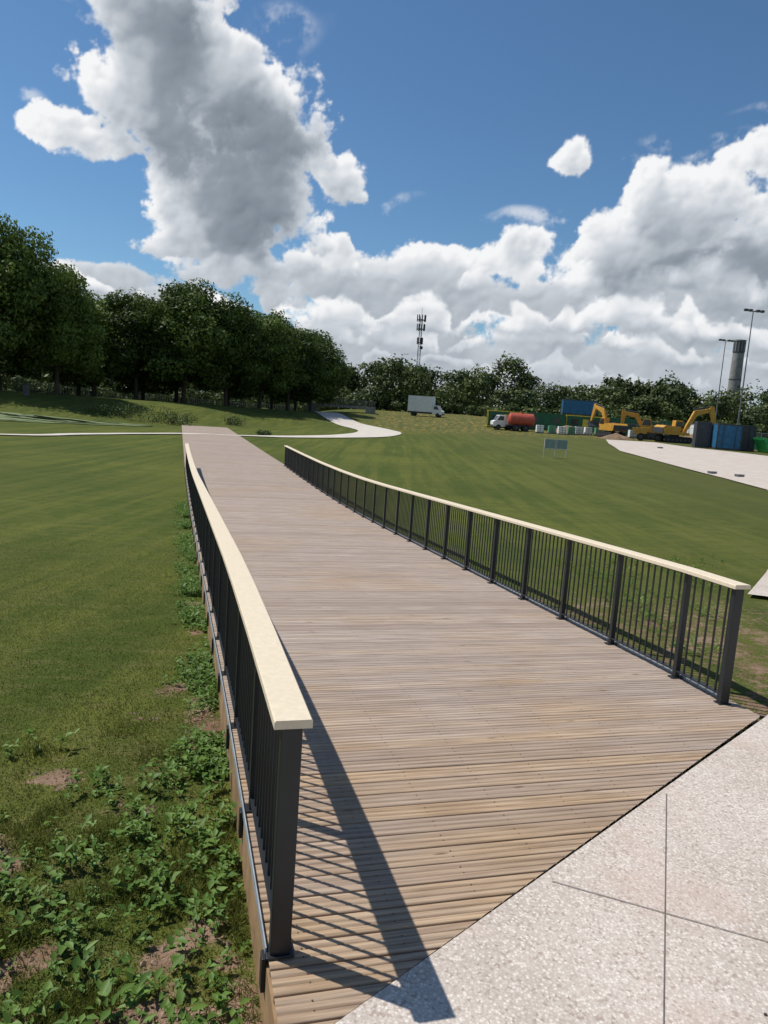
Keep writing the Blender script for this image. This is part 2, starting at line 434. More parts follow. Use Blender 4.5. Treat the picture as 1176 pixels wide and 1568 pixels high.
# ------------------------------------------------------------------ foliage tools
def quads(cent,nrm,size,asp=1.0):
    n=len(cent);nrm=nrm/np.linalg.norm(nrm,axis=1,keepdims=True)
    r=rng.normal(size=(n,3));a=np.cross(nrm,r);a/=np.linalg.norm(a,axis=1,keepdims=True);b_=np.cross(nrm,a)
    s=size[:,None]
    v=np.stack([cent-a*s,cent-b_*s*asp,cent+a*s,cent+b_*s*asp],1).reshape(-1,3)
    return v,np.arange(4*n).reshape(n,4)
def crown_pts(lobes,npts,shell=.75):
    vol=np.array([l[3]*l[4]*l[5] for l in lobes])**(2/3);cnts=rng.multinomial(npts,vol/vol.sum());C=[];N=[];T=[]
    for l,c in zip(lobes,cnts):
        d=rng.normal(size=(c,3));d/=np.linalg.norm(d,axis=1,keepdims=True)
        r=np.where(rng.random(c)<shell,rng.uniform(.80,1.12,c),rng.uniform(.2,.85,c))
        bump=1+.16*np.sin(d[:,0]*7+l[0]*3)*np.sin(d[:,1]*6+l[1])+.12*np.sin(d[:,2]*11+l[2]*5)
        p=d*(r*bump)[:,None]*np.array(l[3:6])+np.array(l[:3]);C.append(p);N.append(d+rng.normal(size=(c,3))*.5)
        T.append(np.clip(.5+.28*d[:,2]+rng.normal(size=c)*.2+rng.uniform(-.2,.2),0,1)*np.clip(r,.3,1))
    return np.concatenate(C),np.concatenate(N),np.concatenate(T)
def make_tree(name,h,w,clear,nleaf,leaf,seed,n_lobes=34):
    random.seed(seed)
    lob=[(0,0,clear+(h-clear)*.50,w*.40,w*.40,(h-clear)*.42)]
    for i in range(n_lobes):
        f=(i+.5)/n_lobes;z=clear+(h-clear)*(.08+.84*f)
        env=math.sin(math.pi*min(1,.22+.74*f))**.55
        a=i*2.4+random.random();rr=w*.5*env*random.uniform(.45,.92)
        r=random.uniform(.075,.20)*w
        lob.append((math.cos(a)*rr,math.sin(a)*rr,z,r,r,r*random.uniform(.6,.9)))
    C,N,T=crown_pts(lob,nleaf,.85);C[:,2]=np.maximum(C[:,2],clear*.75+rng.random(len(C))*.8)
    v,f=quads(C,N,rng.uniform(.5,1.25,len(C))*leaf,.6)
    b=Bd();b.cyl((0,0,-.3),(0,0,clear+1.5),.34,.26,10);b.cyl((0,0,clear+1.4),(.2,.1,h*.8),.26,.06,8)
    for i in range(9):
        a=i*2.4;z=clear+.3+i*.45
        b.cyl((0,0,z),(math.cos(a)*w*.33,math.sin(a)*w*.33,z+h*.22),.13,.03,6)
    bv=np.array([tuple(x) for x in b.v]);q=[fc for fc in b.f if len(fc)==4];V_=np.concatenate([v,bv])
    F_=np.concatenate([f,np.array(q)+len(v)])
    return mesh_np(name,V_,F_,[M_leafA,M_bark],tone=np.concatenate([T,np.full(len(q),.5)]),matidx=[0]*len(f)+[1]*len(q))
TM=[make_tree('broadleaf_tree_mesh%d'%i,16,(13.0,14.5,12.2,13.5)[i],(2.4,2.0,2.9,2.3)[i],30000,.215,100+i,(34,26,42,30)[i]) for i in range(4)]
trees=[(-53,79,19.5,1.1),(-44.5,83,18.2,1.0),(-39.5,88,15.0,.8),(-60,90,19,1.1),(-50,95,17,1.0),
 (-41.5,104,13.6,.95),(-36,105,14.6,.9),(-29.8,107,16.9,1.05),(-24.9,112,15.4,.95),(-20.8,118,15.3,.95),(-17.2,124,14.2,.9),(-14.2,131,13.8,.95),
 (-47,112,14.5,1),(-34,118,15.5,1),(-27,123,15,1),(-21,131,14.5,1),(-18,140,14,1),(-40,120,14,1),(-70,84,19,1.1),(-78,92,19,1.1),(-56,104,16,1.1),(-64,102,16,1.1)]
for i,(x,y,h,wd) in enumerate(trees):
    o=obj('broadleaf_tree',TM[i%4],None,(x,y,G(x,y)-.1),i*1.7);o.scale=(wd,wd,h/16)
aa=[-1.2,-.6,-.2,-.08,-.055,-.0206,.014,.0485,.083,.1176,.161,.1954,.23,.2645,.299,.342,.381,.411,.446,.48,.6,1.2]
bb_=[.06,.06,.055,.052,.0560,.0630,.0690,.0660,.0600,.0700,.0690,.0489,.0560,.0500,.0600,.0600,.0620,.0480,.0660,.068,.07,.07]
C=[];N=[];T=[];S=[]
def dist_tree(x,y,h,w,n,leaf,conif=False,nl=12):
    z0=G(x,y);lob=[(x,y,z0+h*.5,w*.42,w*.42,h*.46)]
    for i in range(nl):
        f=random.random();a=random.random()*6.28
        if conif: rr=w*.35*(1-f);r=w*.2*(1.1-f)
        else: rr=w*.36*math.sin(math.pi*(.15+.72*f));r=w*random.uniform(.13,.25)
        lob.append((x+math.cos(a)*rr,y+math.sin(a)*rr,z0+h*(.12+.82*f)-(0 if conif else r*.4),r,r,r*(1.3 if conif else .8)))
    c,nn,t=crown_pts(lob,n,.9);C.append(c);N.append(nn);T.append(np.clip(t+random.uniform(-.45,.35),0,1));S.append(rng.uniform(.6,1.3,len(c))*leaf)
random.seed(5)
av=-1.15
while av<1.2:
    D=random.uniform(192,214);x=av*D;bt=float(np.interp(av,aa,bb_))
    vis=-.15<av<.62
    h=bt*D+2.35-G(x,D);co=.27<av<.36
    h*=random.uniform(.74,1.12) if not co else random.uniform(.97,1.02)
    dist_tree(x,D,h,random.uniform(8,17) if not co else 5,2600 if vis else 500,.42 if vis else .8,co)
    D2=random.uniform(174,186);x=(av+random.uniform(-.01,.01))*D2
    dist_tree(x,D2,(float(np.interp(av,aa,bb_))*D2+1.5)*random.uniform(.40,.95),random.uniform(6,11),1400 if vis else 300,.38 if vis else .8)
    av+=random.uniform(.022,.038) if not co else .014
av=-.5
while av<.75:
    D=random.uniform(164,172);dist_tree(av*D+0,D+ (8 if -.02<av<.1 else 0),random.uniform(2.2,4.2),random.uniform(3.5,6),450,.33,False,6);av+=random.uniform(.012,.026)
C=np.concatenate(C);N=np.concatenate(N);T=np.concatenate(T);S=np.concatenate(S)
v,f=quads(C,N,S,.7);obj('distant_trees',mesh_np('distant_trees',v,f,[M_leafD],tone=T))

C=[];N=[];T=[];S=[]
for (x,y,w,h) in [(-27.5,79,3,1.5),(-24.5,79,3,1.9),(-22.3,80,2.5,1.4),(-30,78,2.5,1.0),(-18.5,88,2,1.2),(-12,70.5,1.2,.5)]:
    dist_tree(x,y,h,w*1.4,900,.11)
C=np.concatenate(C);N=np.concatenate(N);T=np.concatenate(T);S=np.concatenate(S)
v,f=quads(C,N,S,.35);obj('waterside_shrubs',mesh_np('waterside_shrubs',v,f,[M_leafD],tone=T))
mw,k,p=newmat('pond_water')
pos=k.new('ShaderNodeTexCoord').outputs['Object'];n=k.noise(k.mapping(pos,rot=(0,0,.35),scale=(.25,1.1,1)),.9,5,.6)
k.put(p.inputs['Base Color'],k.mix(k.ss(n,.47,.56),(.015,.022,.012),(.14,.19,.07)));k.put(p.inputs['Roughness'],k.ss(n,.45,.56,.08,.8))
k.put(p.inputs['Normal'],k.bump(k.noise(pos,3,3),.15,.02))
ribbon('pond',[(-80,50),(-60,56),(-45,61),(-34,67),(-27,71),(-24,74)],lambda f:9*(1-f)**.5+1.2,mw,.05)

# ------------------------------------------------------------------ near weeds and grass blades
def leaves(basep,az,pit,L,W,name,mat,fold=.25):
    d=np.stack([np.cos(az)*np.cos(pit),np.sin(az)*np.cos(pit),np.sin(pit)],1)
    sd=np.stack([-np.sin(az),np.cos(az),np.zeros_like(az)],1);up=np.cross(d,sd)*-1
    up=np.where(up[:,2:3]<0,-up,up)
    mid=basep+d*(L*.45)[:,None];tip=basep+d*L[:,None]-np.stack([0*L,0*L,L*.12],1)
    l=mid+sd*(W/2)[:,None]+up*(W*fold)[:,None];r=mid-sd*(W/2)[:,None]+up*(W*fold)[:,None]
    v=np.stack([basep,l,tip,r],1).reshape(-1,3);n=len(L);i=np.arange(n)*4
    f=np.stack([i,i+1,i+2,i,i+2,i+3],1).reshape(-1,3)
    tone=np.repeat(rng.random(n),2)
    return mesh_np(name,v,f,[mat],tone=tone)
def scatter_weeds():
    N0=30000
    x=rng.uniform(-5.5,.2,N0);y=rng.uniform(2.0,7.5,N0);t,s=ts(x,y)
    n=fbm(x*1.7,y*1.7,21,3);den=smooth(n,.40,.60)*(1-smooth(y,4.7,5.6))*(.6+.4*smooth(y,3.0,3.8))
    keep=(s<sL(t)-.08)&(rng.random(N0)<den*.17)
    a=np.stack([x[keep],y[keep]],1)
    N1=9000;tt=rng.uniform(5,24,N1);ss_=sL(tt)-.06-np.abs(rng.normal(size=N1))*.15
    x,y=xy(tt,ss_);kp=rng.random(N1)<smooth(fbm(x*1.1,y*1.1,51,3),.32,.50)*.5;b_=np.stack([x[kp],y[kp]],1)
    N2=5000;x=rng.uniform(3.3,8,N2);y=rng.uniform(6,15,N2);t,s=ts(x,y)
    kp=(s>5.0)&(rng.random(N2)<.28*smooth(fbm(x*1.4,y*1.4,61,3),.35,.6))&(x<3.0+(y-5.94)*.44);c_=np.stack([x[kp],y[kp]],1)
    pts=np.concatenate([a,b_,c_])
    nl=9;n=len(pts);sz=rng.uniform(.35,1.3,n)*np.concatenate([np.full(len(a),.92),np.full(len(b_),.75),np.full(len(c_),.8)])
    P0=np.repeat(pts,nl,0);sc_=np.repeat(sz,nl);m=len(P0)
    z=ground(P0[:,0],P0[:,1]);hh=rng.uniform(.01,.13,m)*sc_
    az=rng.uniform(0,6.283,m);pit=rng.uniform(-.1,.9,m)
    bp=np.stack([P0[:,0]+rng.normal(size=m)*.018*sc_,P0[:,1]+rng.normal(size=m)*.018*sc_,z+hh],1)
    L=rng.uniform(.03,.08,m)*sc_
    obj('weeds',leaves(bp,az,pit,L,L*rng.uniform(.4,.65,m),'weeds',M_weed))
scatter_weeds()
def scatter_blades():
    N0=320000
    y=2.2+17*rng.random(N0)**1.5;x=rng.uniform(-.68,.05,N0)*y-.1;t,s=ts(x,y)
    so=soil(x,y);keep=(s<sL(t)-.07)&(rng.random(N0)>so*.9)&(rng.random(N0)>smooth(y,9,19))
    x2=rng.uniform(3.2,9,30000);y2=rng.uniform(6,16,30000);t2,s2=ts(x2,y2)
    k2=(s2>sR(t2)+.2)&(x2<2.9+(y2-5.94)*.44)&(rng.random(30000)>soil(x2,y2))
    x=np.concatenate([x[keep],x2[k2]]);y=np.concatenate([y[keep],y2[k2]]);n=len(x)
    z=ground(x,y)-.006;pit=rng.uniform(.5,1.45,n);az=rng.uniform(0,6.283,n)
    tuft=smooth(fbm(x*2.5,y*2.5,71,3),.5,.75)*(1-smooth(y,4.5,6.5))
    L=rng.uniform(.014,.036,n)*(1+tuft*1.8)
    bp=np.stack([x,y,z],1);obj('grass_blades',leaves(bp,az,pit,L,rng.uniform(.003,.006,n)*(1+y*.06),'grass_blades',M_blade,.1))
scatter_blades()
b=Bd()
for i in range(2600):
    x=random.uniform(-4,0);y=random.uniform(2.2,7.5);t,s=ts(x,y)
    if s>float(sL(t))-.1 or float(soil(np.array([x]),np.array([y]))[0])<.4: continue
    r=random.uniform(.005,.026);z=G(x,y);M=Matrix.Rotation(random.random()*3,3,'Z')
    vs=[M@Vector((a_*r*random.uniform(.7,1.2),b_*r*random.uniform(.7,1.2),c_*r*random.uniform(.5,.9)))+Vector((x,y,z+r*.2)) for a_,b_,c_ in((1,0,0),(0,1,0),(-1,0,0),(0,-1,0),(0,0,1),(0,0,-1))]
    b.add(vs,[(0,1,4),(1,2,4),(2,3,4),(3,0,4),(1,0,5),(2,1,5),(3,2,5),(0,3,5)])
b.build('soil_clods',[paint('clod_earth',(.27,.185,.13),.95,0,.4,30)])

# ------------------------------------------------------------------ distant objects
M_yel=paint('machine_yellow',(.56,.29,.04),.55);M_blk=paint('rubber_black',(.02,.02,.02),.8)
M_glass=paint('dark_glass',(.02,.03,.035),.12,0,.1,1,0,.6);M_white=paint('white_paint',(.76,.77,.76),.45,0,.1)
M_green=paint('cabin_green',(.015,.12,.055),.5);M_blue=paint('container_blue',(.03,.15,.30),.5);M_dgrey=paint('dark_grey_steel',(.05,.055,.065),.5)
M_red=paint('machine_red',(.42,.08,.05),.6);M_ylw=paint('stripe_yellow',(.65,.50,.05),.5);M_conc=paint('weathered_concrete',(.24,.235,.225),.85,0,.25,.6)
M_grn2=paint('bright_green_skip',(.04,.38,.10),.5);M_steel=paint('mast_steel',(.16,.17,.18),.5,.3)
M_board=paint('sign_face',(.20,.28,.26),.4);M_earth=paint('excavated_earth',(.25,.165,.10),.95,0,.4,.8,.4)

def excavator(x,y,rot,pose=0,sc=1):
    r=empty('excavator',(x,y,G(x,y)));r.rotation_euler[2]=rot;r.scale=(sc,)*3
    b=Bd();out=[]
    for i in range(9): a=-math.pi/2+i*math.pi/8;out.append((1.45+.42*math.cos(a),.42+.42*math.sin(a)))
    for i in range(9): a=math.pi/2+i*math.pi/8;out.append((-1.45+.42*math.cos(a),.42+.42*math.sin(a)))
    for yy in(-1.25,.75):
        b.prism(out,yy,yy+.5,1)
        for i in range(6): b.cyl((-1.4+i*.56,yy-.03,.36),(-1.4+i*.56,yy+.53,.36),.17,n=10,m=3)
    b.box((0,0,.62),(1.6,1.6,.4),3);b.cyl((0,0,.8),(0,0,1.02),.6,n=16,m=3)
    b.build('tracks',[M_yel,M_blk,M_glass,M_dgrey],r,bevel=.02)
    b=Bd()
    b.prism([(-2.1,1.1),(-1.9,1.02),(1.4,1.02),(1.4,1.35),(.1,1.4),(.1,2.05),(-1.9,2.15),(-2.25,1.9)],-1.2,1.2,0)
    b.box((-1.2,.3,2.22),(.9,.6,.14),3);b.cyl((-.7,.9,2.1),(-.7,.9,2.6),.06,m=3)
    b.box((-2.1,0,1.5),(.35,2.3,.7),3)
    b.prism([(.1,1.38),(1.35,1.38),(1.5,1.9),(1.15,2.85),(.2,2.85)],.3,1.18,0)
    b.prism([(.22,1.95),(1.40,1.95),(1.12,2.72),(.3,2.72)],.27,1.21,2)
    b.box((1.33,.74,2.3),(.04,.76,.75),2,ry=-.35)
    b.build('house',[M_yel,M_blk,M_glass,M_dgrey],r,bevel=.04)
    b=Bd()
    if pose==0: J=[(1.0,1.45),(2.4,3.9),(4.6,4.5)];K_=[(4.9,4.8),(5.4,2.2)]
    else: J=[(1.0,1.45),(2.0,3.2),(3.9,3.5)];K_=[(4.2,3.8),(4.0,1.0)]
    b.prism([(J[0][0]-.1,J[0][1]-.2),(J[0][0]+.35,J[0][1]-.2),(J[1][0]+.3,J[1][1]-.35),(J[2][0]+.2,J[2][1]-.15),(J[2][0]+.2,J[2][1]+.2),(J[1][0]-.1,J[1][1]+.3)],-.2,.15,0)
    b.prism([(K_[0][0]-.45,K_[0][1]+.1),(K_[0][0]+.05,K_[0][1]+.1),(K_[1][0]+.18,K_[1][1]),(K_[1][0]-.12,K_[1][1]),(K_[0][0]-.6,K_[0][1]-.5)],-.16,.11,0)
    b.cyl((J[1][0]-.2,-.02,J[1][1]+.45),(K_[0][0]-.3,-.02,K_[0][1]+.1),.07,m=3);b.cyl((1.3,-.02,1.5),(J[1][0]+.3,-.02,J[1][1]-.2),.08,m=3)
    bx,bz=K_[1];b.prism([(bx-.15,bz+.05),(bx+.25,bz+.05),(bx+.35,bz-.45),(bx-.1,bz-.85),(bx-.75,bz-.75),(bx-.35,bz-.35)],-.45,.45,3)
    b.build('boom_and_bucket',[M_yel,M_blk,M_glass,M_dgrey],r,bevel=.02)
excavator(30.8,104,math.pi*.6,0,.95);excavator(36.2,95,.15,0,1.0);excavator(36.4,104,math.pi*.9,1,1.0)

def container(name,x,y,L,rot,m,m2,W=2.44,H=2.6,windows=False,dz=0):
    r=empty(name,(x,y,G(x,y)+.05+dz));r.rotation_euler[2]=rot
    b=Bd();n=int(L/.28)
    for i in range(n):
        x0=-L/2+.1+i*(L-.2)/n;w=(L-.2)/n
        for yy,sg in((-W/2,-1),(W/2,1)):
            d=.03*(i%2);b.box((x0+w/2,yy*.985+sg*(-.02+d),H/2),(w-.012,.04,H-.3),0)
    b.box((0,0,H/2),(L-.12,W-.16,H-.12),0)
    for sx in(-1,1):
        for sy in(-1,1): b.box((sx*(L/2-.06),sy*(W/2-.06),H/2),(.12,.12,H),1)
    for z in(.07,H-.07):
        for sy in(-1,1): b.box((0,sy*(W/2-.06),z),(L-.24,.12,.14),1)
        for sx in(-1,1): b.box((sx*(L/2-.06),0,z),(.12,W-.24,.14),1)
    for sx in(-1,1):
        for yy in(-.6,.6): b.cyl((sx*(L/2+.01),yy,.2),(sx*(L/2+.01),yy,H-.2),.03,m=1)
    if windows:
        for xx in(-L*.28,L*.28): b.box((xx,-W/2-.03,1.55),(1.1,.06,.9),2)
        b.box((0,-W/2-.03,1.05),(.85,.06,2.0),1)
    b.build('shell',[m,m2,M_glass],r,bevel=.01);return r
cz=[(18.5,120,6.0),(25,121,6.1),(31.3,121,6.1),(37.5,122,6.1),(44,123,6.1)]
for i,(x,y,L) in enumerate(cz): container('site_cabin',x,y,L,rad(-4),M_green,M_ylw if i in(0,2) else M_green,windows=True)
container('shipping_container',34.9,77.5,2.6,rad(80),M_blue,M_dgrey);container('shipping_container',37.0,79,2.6,rad(80),M_dgrey,M_dgrey)
container('shipping_container',33.0,79.0,1.4,rad(80),M_dgrey,M_dgrey,W=1.5,H=2.7)
for dz in(0,2.65):
    container('shipping_container',33.5,134,6,rad(-3),M_blue,M_dgrey,dz=dz)
container('shipping_container',40,135,6,rad(-3),M_dgrey,M_blue);container('shipping_container',50,118,6,rad(20),M_white,M_dgrey)
for x,y in((39.6,76.5),(43,90)):
    b=Bd();b.prism([(-1.9,1.3),(-1.2,0.05),(1.2,.05),(1.9,1.3),(1.8,1.3),(1.15,.12),(-1.15,.12),(-1.8,1.3)],-.85,.85,0)
    for yy in(-.9,.9): b.prism([(-1.9,1.35),(-1.2,0),(1.2,0),(1.9,1.35)],yy-.04,yy+.04,0);b.box((0,yy,1.38),(3.8,.1,.08),0)
    for xx in(-.8,0,.8):
        for yy in(-.95,.95): b.box((xx,yy,.65),(.08,.06,1.3),0)
    b.build('skip_bin',[M_grn2],loc=(x,y,G(x,y)+.03),rotz=rad(5),bevel=.01)
b=Bd()
random.seed(3)
for i in range(13):
    x=22+i*1.45+random.uniform(-.2,.2);y=109+random.uniform(-1.5,1.5);z=G(x,y)
    m=random.choice([0,0,1]);b.box((x,y,z+.65),(1.0,1.0,1.0),m)
    b.box((x,y,z+.08),(1.2,1.0,.14),2)
    for q in(-.5,0,.5): b.box((x+q,y-.52,z+.65),(.04,.03,1.04),2)
    for q in(.3,.65,1.0): b.box((x,y-.53,z+q),(1.05,.03,.04),2)
b.build('liquid_storage_tanks',[M_white,paint('tank_green',(.10,.28,.16),.5),M_steel],bevel=.03)
b=Bd()
pts=[(40.5,79),(44,86),(46,100),(40,110),(30,113.5)]
for (x0,y0),(x1,y1) in zip(pts[:-1],pts[1:]):
    n=max(1,int(math.dist((x0,y0),(x1,y1))/3.4))
    for i in range(n):
        p0=Vector((x0+(x1-x0)*i/n,y0+(y1-y0)*i/n,0));p1=Vector((x0+(x1-x0)*(i+1)/n,y0+(y1-y0)*(i+1)/n,0))
        z0=G(p0.x,p0.y);z1=G(p1.x,p1.y);d=(p1-p0).normalized()*.05
        A_=p0+d;B_=p1-d
        for q,z in((A_,z0),(B_,z1)): b.cyl((q.x,q.y,z),(q.x,q.y,z+2),.03,n=6,m=0);b.box((q.x,q.y,z+.06),(.7,.25,.12),2,0)
        for hz in(.15,1.0,1.97): b.cyl((A_.x,A_.y,z0+hz),(B_.x,B_.y,z1+hz),.02,n=5,m=0)
        for j in range(1,16):
            q=A_.lerp(B_,j/16);zz_=z0+(z1-z0)*j/16;b.cyl((q.x,q.y,zz_+.15),(q.x,q.y,zz_+1.97),.008,n=3,m=0)
b.build('site_fence',[M_steel,M_grn2,M_conc])
for nm,x,y,w_,h_ in(('spoil_heap',41,99,3.6,1.5),('spoil_heap',30,98.5,2.4,.8),('spoil_heap',27.5,116,3.0,1.2)):
    g_=24;q=np.linspace(-1,1,g_);QX,QY=np.meshgrid(q,q);rr=np.sqrt(QX**2+QY**2)
    Z_=np.maximum(0,1-rr)**.8*h_*(.75+.5*fbm(QX*4+x,QY*4+y,5,4))-.03
    V=np.stack([QX*w_,QY*w_*.7,Z_],-1).reshape(-1,3);I=(np.arange(g_-1)[:,None]*g_+np.arange(g_-1)[None]).ravel()
    obj(nm,mesh_np(nm,V,np.stack([I,I+1,I+g_+1,I+g_],1),[M_earth],smooth_sh=True),None,(x,y,G(x,y)),.3)
def wheel(b,x,y,r,w,m=1):
    b.cyl((x,y-w/2,r),(x,y+w/2,r),r,n=16,m=m);b.cyl((x,y-w/2-.02,r),(x,y+w/2+.02,r),r*.5,n=12,m=3)
r=empty('site_dumper',(33.5,97,G(33.5,97)));r.rotation_euler[2]=2.8;b=Bd()
b.prism([(.1,.9),(1.5,.75),(2.0,1.6),(-.1,1.75)],-.95,.95,0);b.box((-.9,0,.85),(1.9,1.1,.5),3);b.box((-1.2,0,1.25),(.9,1.0,.4),0)
for yy in(-.5,.5):
    b.cyl((-.5,yy,1.2),(-.55,yy,2.5),.04,m=3);b.cyl((-1.3,yy,1.4),(-1.2,yy,2.5),.04,m=3)
b.box((-.87,0,2.53),(.9,1.15,.06),0)
for xx in(-1.3,.8):
    for yy in(-.95,.95): wheel(b,xx,yy,.5,.38)
b.build('body',[M_yel,M_blk,M_glass,M_dgrey],r,bevel=.02)
r=empty('tanker_trailer',(19.6,112,G(19.6,112)));b=Bd()
b.cyl((-1.7,0,1.75),(1.7,0,1.75),.95,n=20,m=0);b.cyl((1.7,0,1.75),(1.95,0,1.75),.95,.6,n=20,m=0);b.cyl((-1.95,0,1.75),(-1.7,0,1.75),.6,.95,n=20,m=0)
b.box((0,0,.8),(4.2,.9,.2),3);b.box((2.5,0,.75),(1.2,.15,.12),3);b.cyl((0,0,2.65),(0,0,2.85),.3,m=0)
for xx in(-.8,.6):
    for yy in(-.9,.9): wheel(b,xx,yy,.5,.35)
b.build('tank_and_wheels',[M_red,M_blk,M_glass,M_dgrey],r,bevel=.015)
def van(name,x,y,rot,L,boxH,cabcol,boxcol):
    r=empty(name,(x,y,G(x,y)+.03));r.rotation_euler[2]=rot;b=Bd()
    if boxH:
        b.box((-.9,0,.75+boxH/2),(L-2.0,2.2,boxH),0)
        for z in(.78,.72+boxH): b.box((-.9,-1.11,z),(L-2,.05,.08),3);b.box((-.9,1.11,z),(L-2,.05,.08),3)
    xr=L/2-1.85
    b.prism([(xr,.45),(L/2+.05,.45),(L/2+.05,1.15),(L/2-.35,1.35),(L/2-.85,2.15),(xr,2.2)],-.98,.98,1)
    b.prism([(L/2-.35,1.4),(L/2-.32,1.36),(L/2-.80,2.08),(L/2-.85,2.05)],-.85,.85,2)
    b.prism([(xr+.3,1.4),(L/2-.55,1.4),(L/2-.95,2.0),(xr+.3,2.0)],-1.0,1.0,2)
    b.box((0,0,.6),(L-.3,1.8,.22),3);b.box((L/2+.07,0,.55),(.1,1.8,.25),3)
    for xx in(-L/2+1.1,L/2-.8):
        for yy in(-.85,.85): wheel(b,xx,yy,.38,.28,4)
    b.build('body',[boxcol,cabcol,M_glass,M_dgrey,M_blk],r,bevel=.02)
van('box_truck',6.6,143,rad(-18),6.8,3.1,M_white,M_white)
van('small_van',17.3,114,rad(185),3.6,1.2,M_white,M_white)

for x,y,h in((38.5,83,15),(48.5,112,15)):
    b=Bd();b.cyl((0,0,0),(0,0,.5),.2,n=12);b.cyl((0,0,.5),(0,0,h),.10,.05,n=12);b.box((0,0,h),(2.0,.1,.1),0)
    for sx in(-1,-.45,.45,1): b.box((sx,-.15,h+.05),(.36,.3,.22),1,0);b.box((sx,-.15,h-.08),(.30,.24,.03),0)
    b.build('floodlight_mast',[M_steel,M_dgrey],loc=(x,y,G(x,y)),rotz=.2)
b=Bd();H=29;ww=1.1
cn=[(-1,-1),(1,-1),(1,1),(-1,1)]
def cp(i,z): k_=ww*(.5-.22*z/H);return Vector((cn[i][0]*k_,cn[i][1]*k_,z))
for i in range(4): b.cyl(cp(i,0),cp(i,H),.09,n=6)
z=0
while z<H-1.2:
    for i in range(4): b.cyl(cp(i,z),cp((i+1)%4,z+1.2),.045,n=4);b.cyl(cp(i,z),cp((i+1)%4,z),.045,n=4)
    z+=1.2
for zz,rr in((H-1,1.25),(H-3.6,1.15),(H-7.5,.8)):
    b.cyl((0,0,zz-.06),(0,0,zz+.06),rr,n=14)
    for i in range(9):
        a=i*2*math.pi/9;b.box((rr*math.cos(a),rr*math.sin(a),zz+.5),(.22,.22,1.9),1,a)
b.cyl((0,0,H),(0,0,H+2.4),.05,n=5);b.cyl((.5,-.9,H-9),(.5,-1.15,H-9),.5,n=14,m=1)
b.build('telecom_mast',[M_steel,M_dgrey],loc=(7.0,222,G(7,222)-1.5))
b=Bd();b.cyl((0,0,0),(0,0,27),2.2,1.75,n=28,m=0);b.cyl((0,0,27),(0,0,30.6),1.8,1.8,n=28,m=1);b.cyl((0,0,30.6),(0,0,31.0),1.95,1.95,n=28,m=0)
for a in range(12):
    t=a*math.pi/6;b.box((1.83*math.cos(t),1.83*math.sin(t),28.8),(.12,.3,3.2),0,t)
for z in(9,18,26.8): b.cyl((0,0,z),(0,0,z+.3),2.25-z*.0165+.02,n=28,m=1)
b.build('chimney_tower',[M_conc,M_dgrey],loc=(113,250,1.0))
b=Bd()
for xx in(-.43,.43):
    b.box((xx,0,1.35),(.74,.03,.62),1)
    for sx in(-.39,.39): b.box((xx+sx,0,1.35),(.035,.05,.72),0)
    for z in(1.01,1.69): b.box((xx,0,z),(.74,.05,.035),0)
for xx in(-.82,0,.82): b.cyl((xx,.04,-.1),(xx,.04,1.7),.03,n=8)
b.build('information_sign',[paint('sign_frame',(.5,.5,.48),.5),M_board],loc=(11.9,53,G(11.9,53)-.35),rotz=.1)
r=empty('footbridge',(-9.5,142,G(-9.5,142)-.3));b=Bd()
b.box((0,0,1.35),(13,3,.4),0);b.box((-5.6,0,.5),(1.8,3.4,1.3),0);b.box((5.6,0,.5),(1.8,3.4,1.3),0)
for yy in(-1.4,1.4):
    for i in range(27): b.box((-6.4+i*.49,yy,2.1),(.05,.05,1.1),1)
    for z in(1.65,2.65): b.box((0,yy,z),(13,.07,.07),1)
b.build('span',[M_conc,M_steel],r)
b=Bd()
pts=[(-95,88),(-70,98),(-52,108),(-40,128),(-28,146),(-20,156)]
for (x0,y0),(x1,y1) in zip(pts[:-1],pts[1:]):
    n=int(math.dist((x0,y0),(x1,y1))/.5);an=math.atan2(y1-y0,x1-x0)
    for i in range(n):
        f=i/n;x=x0+(x1-x0)*f;y=y0+(y1-y0)*f;b.box((x,y,G(x,y)+.8),(.05,.05,1.6),0,an)
    for z in(.3,1.4): b.cyl((x0,y0,G(x0,y0)+z),(x1,y1,G(x1,y1)+z),.04,n=4)
b.build('park_fence',[M_steel])
b=Bd();b.cyl((0,0,0),(0,0,1.0),.3,.33,n=16);b.cyl((0,0,1.0),(0,0,1.12),.36,n=16);b.cyl((0,0,1.12),(0,0,1.25),.36,.12,n=16)
b.build('litter_bin',[M_dgrey],loc=(-38.2,78,G(-38.2,78)))
b=Bd()
for x,y in((18.4,42),(19.2,40.4),(25.5,70)):
    z=float(base(x,y));b.box((x,y,z+.05),(.4,.3,.10),0,.3);b.box((x,y,z+.115),(.45,.35,.03),1,.3)
b.build('utility_covers',[M_steel,M_conc],bevel=.01)

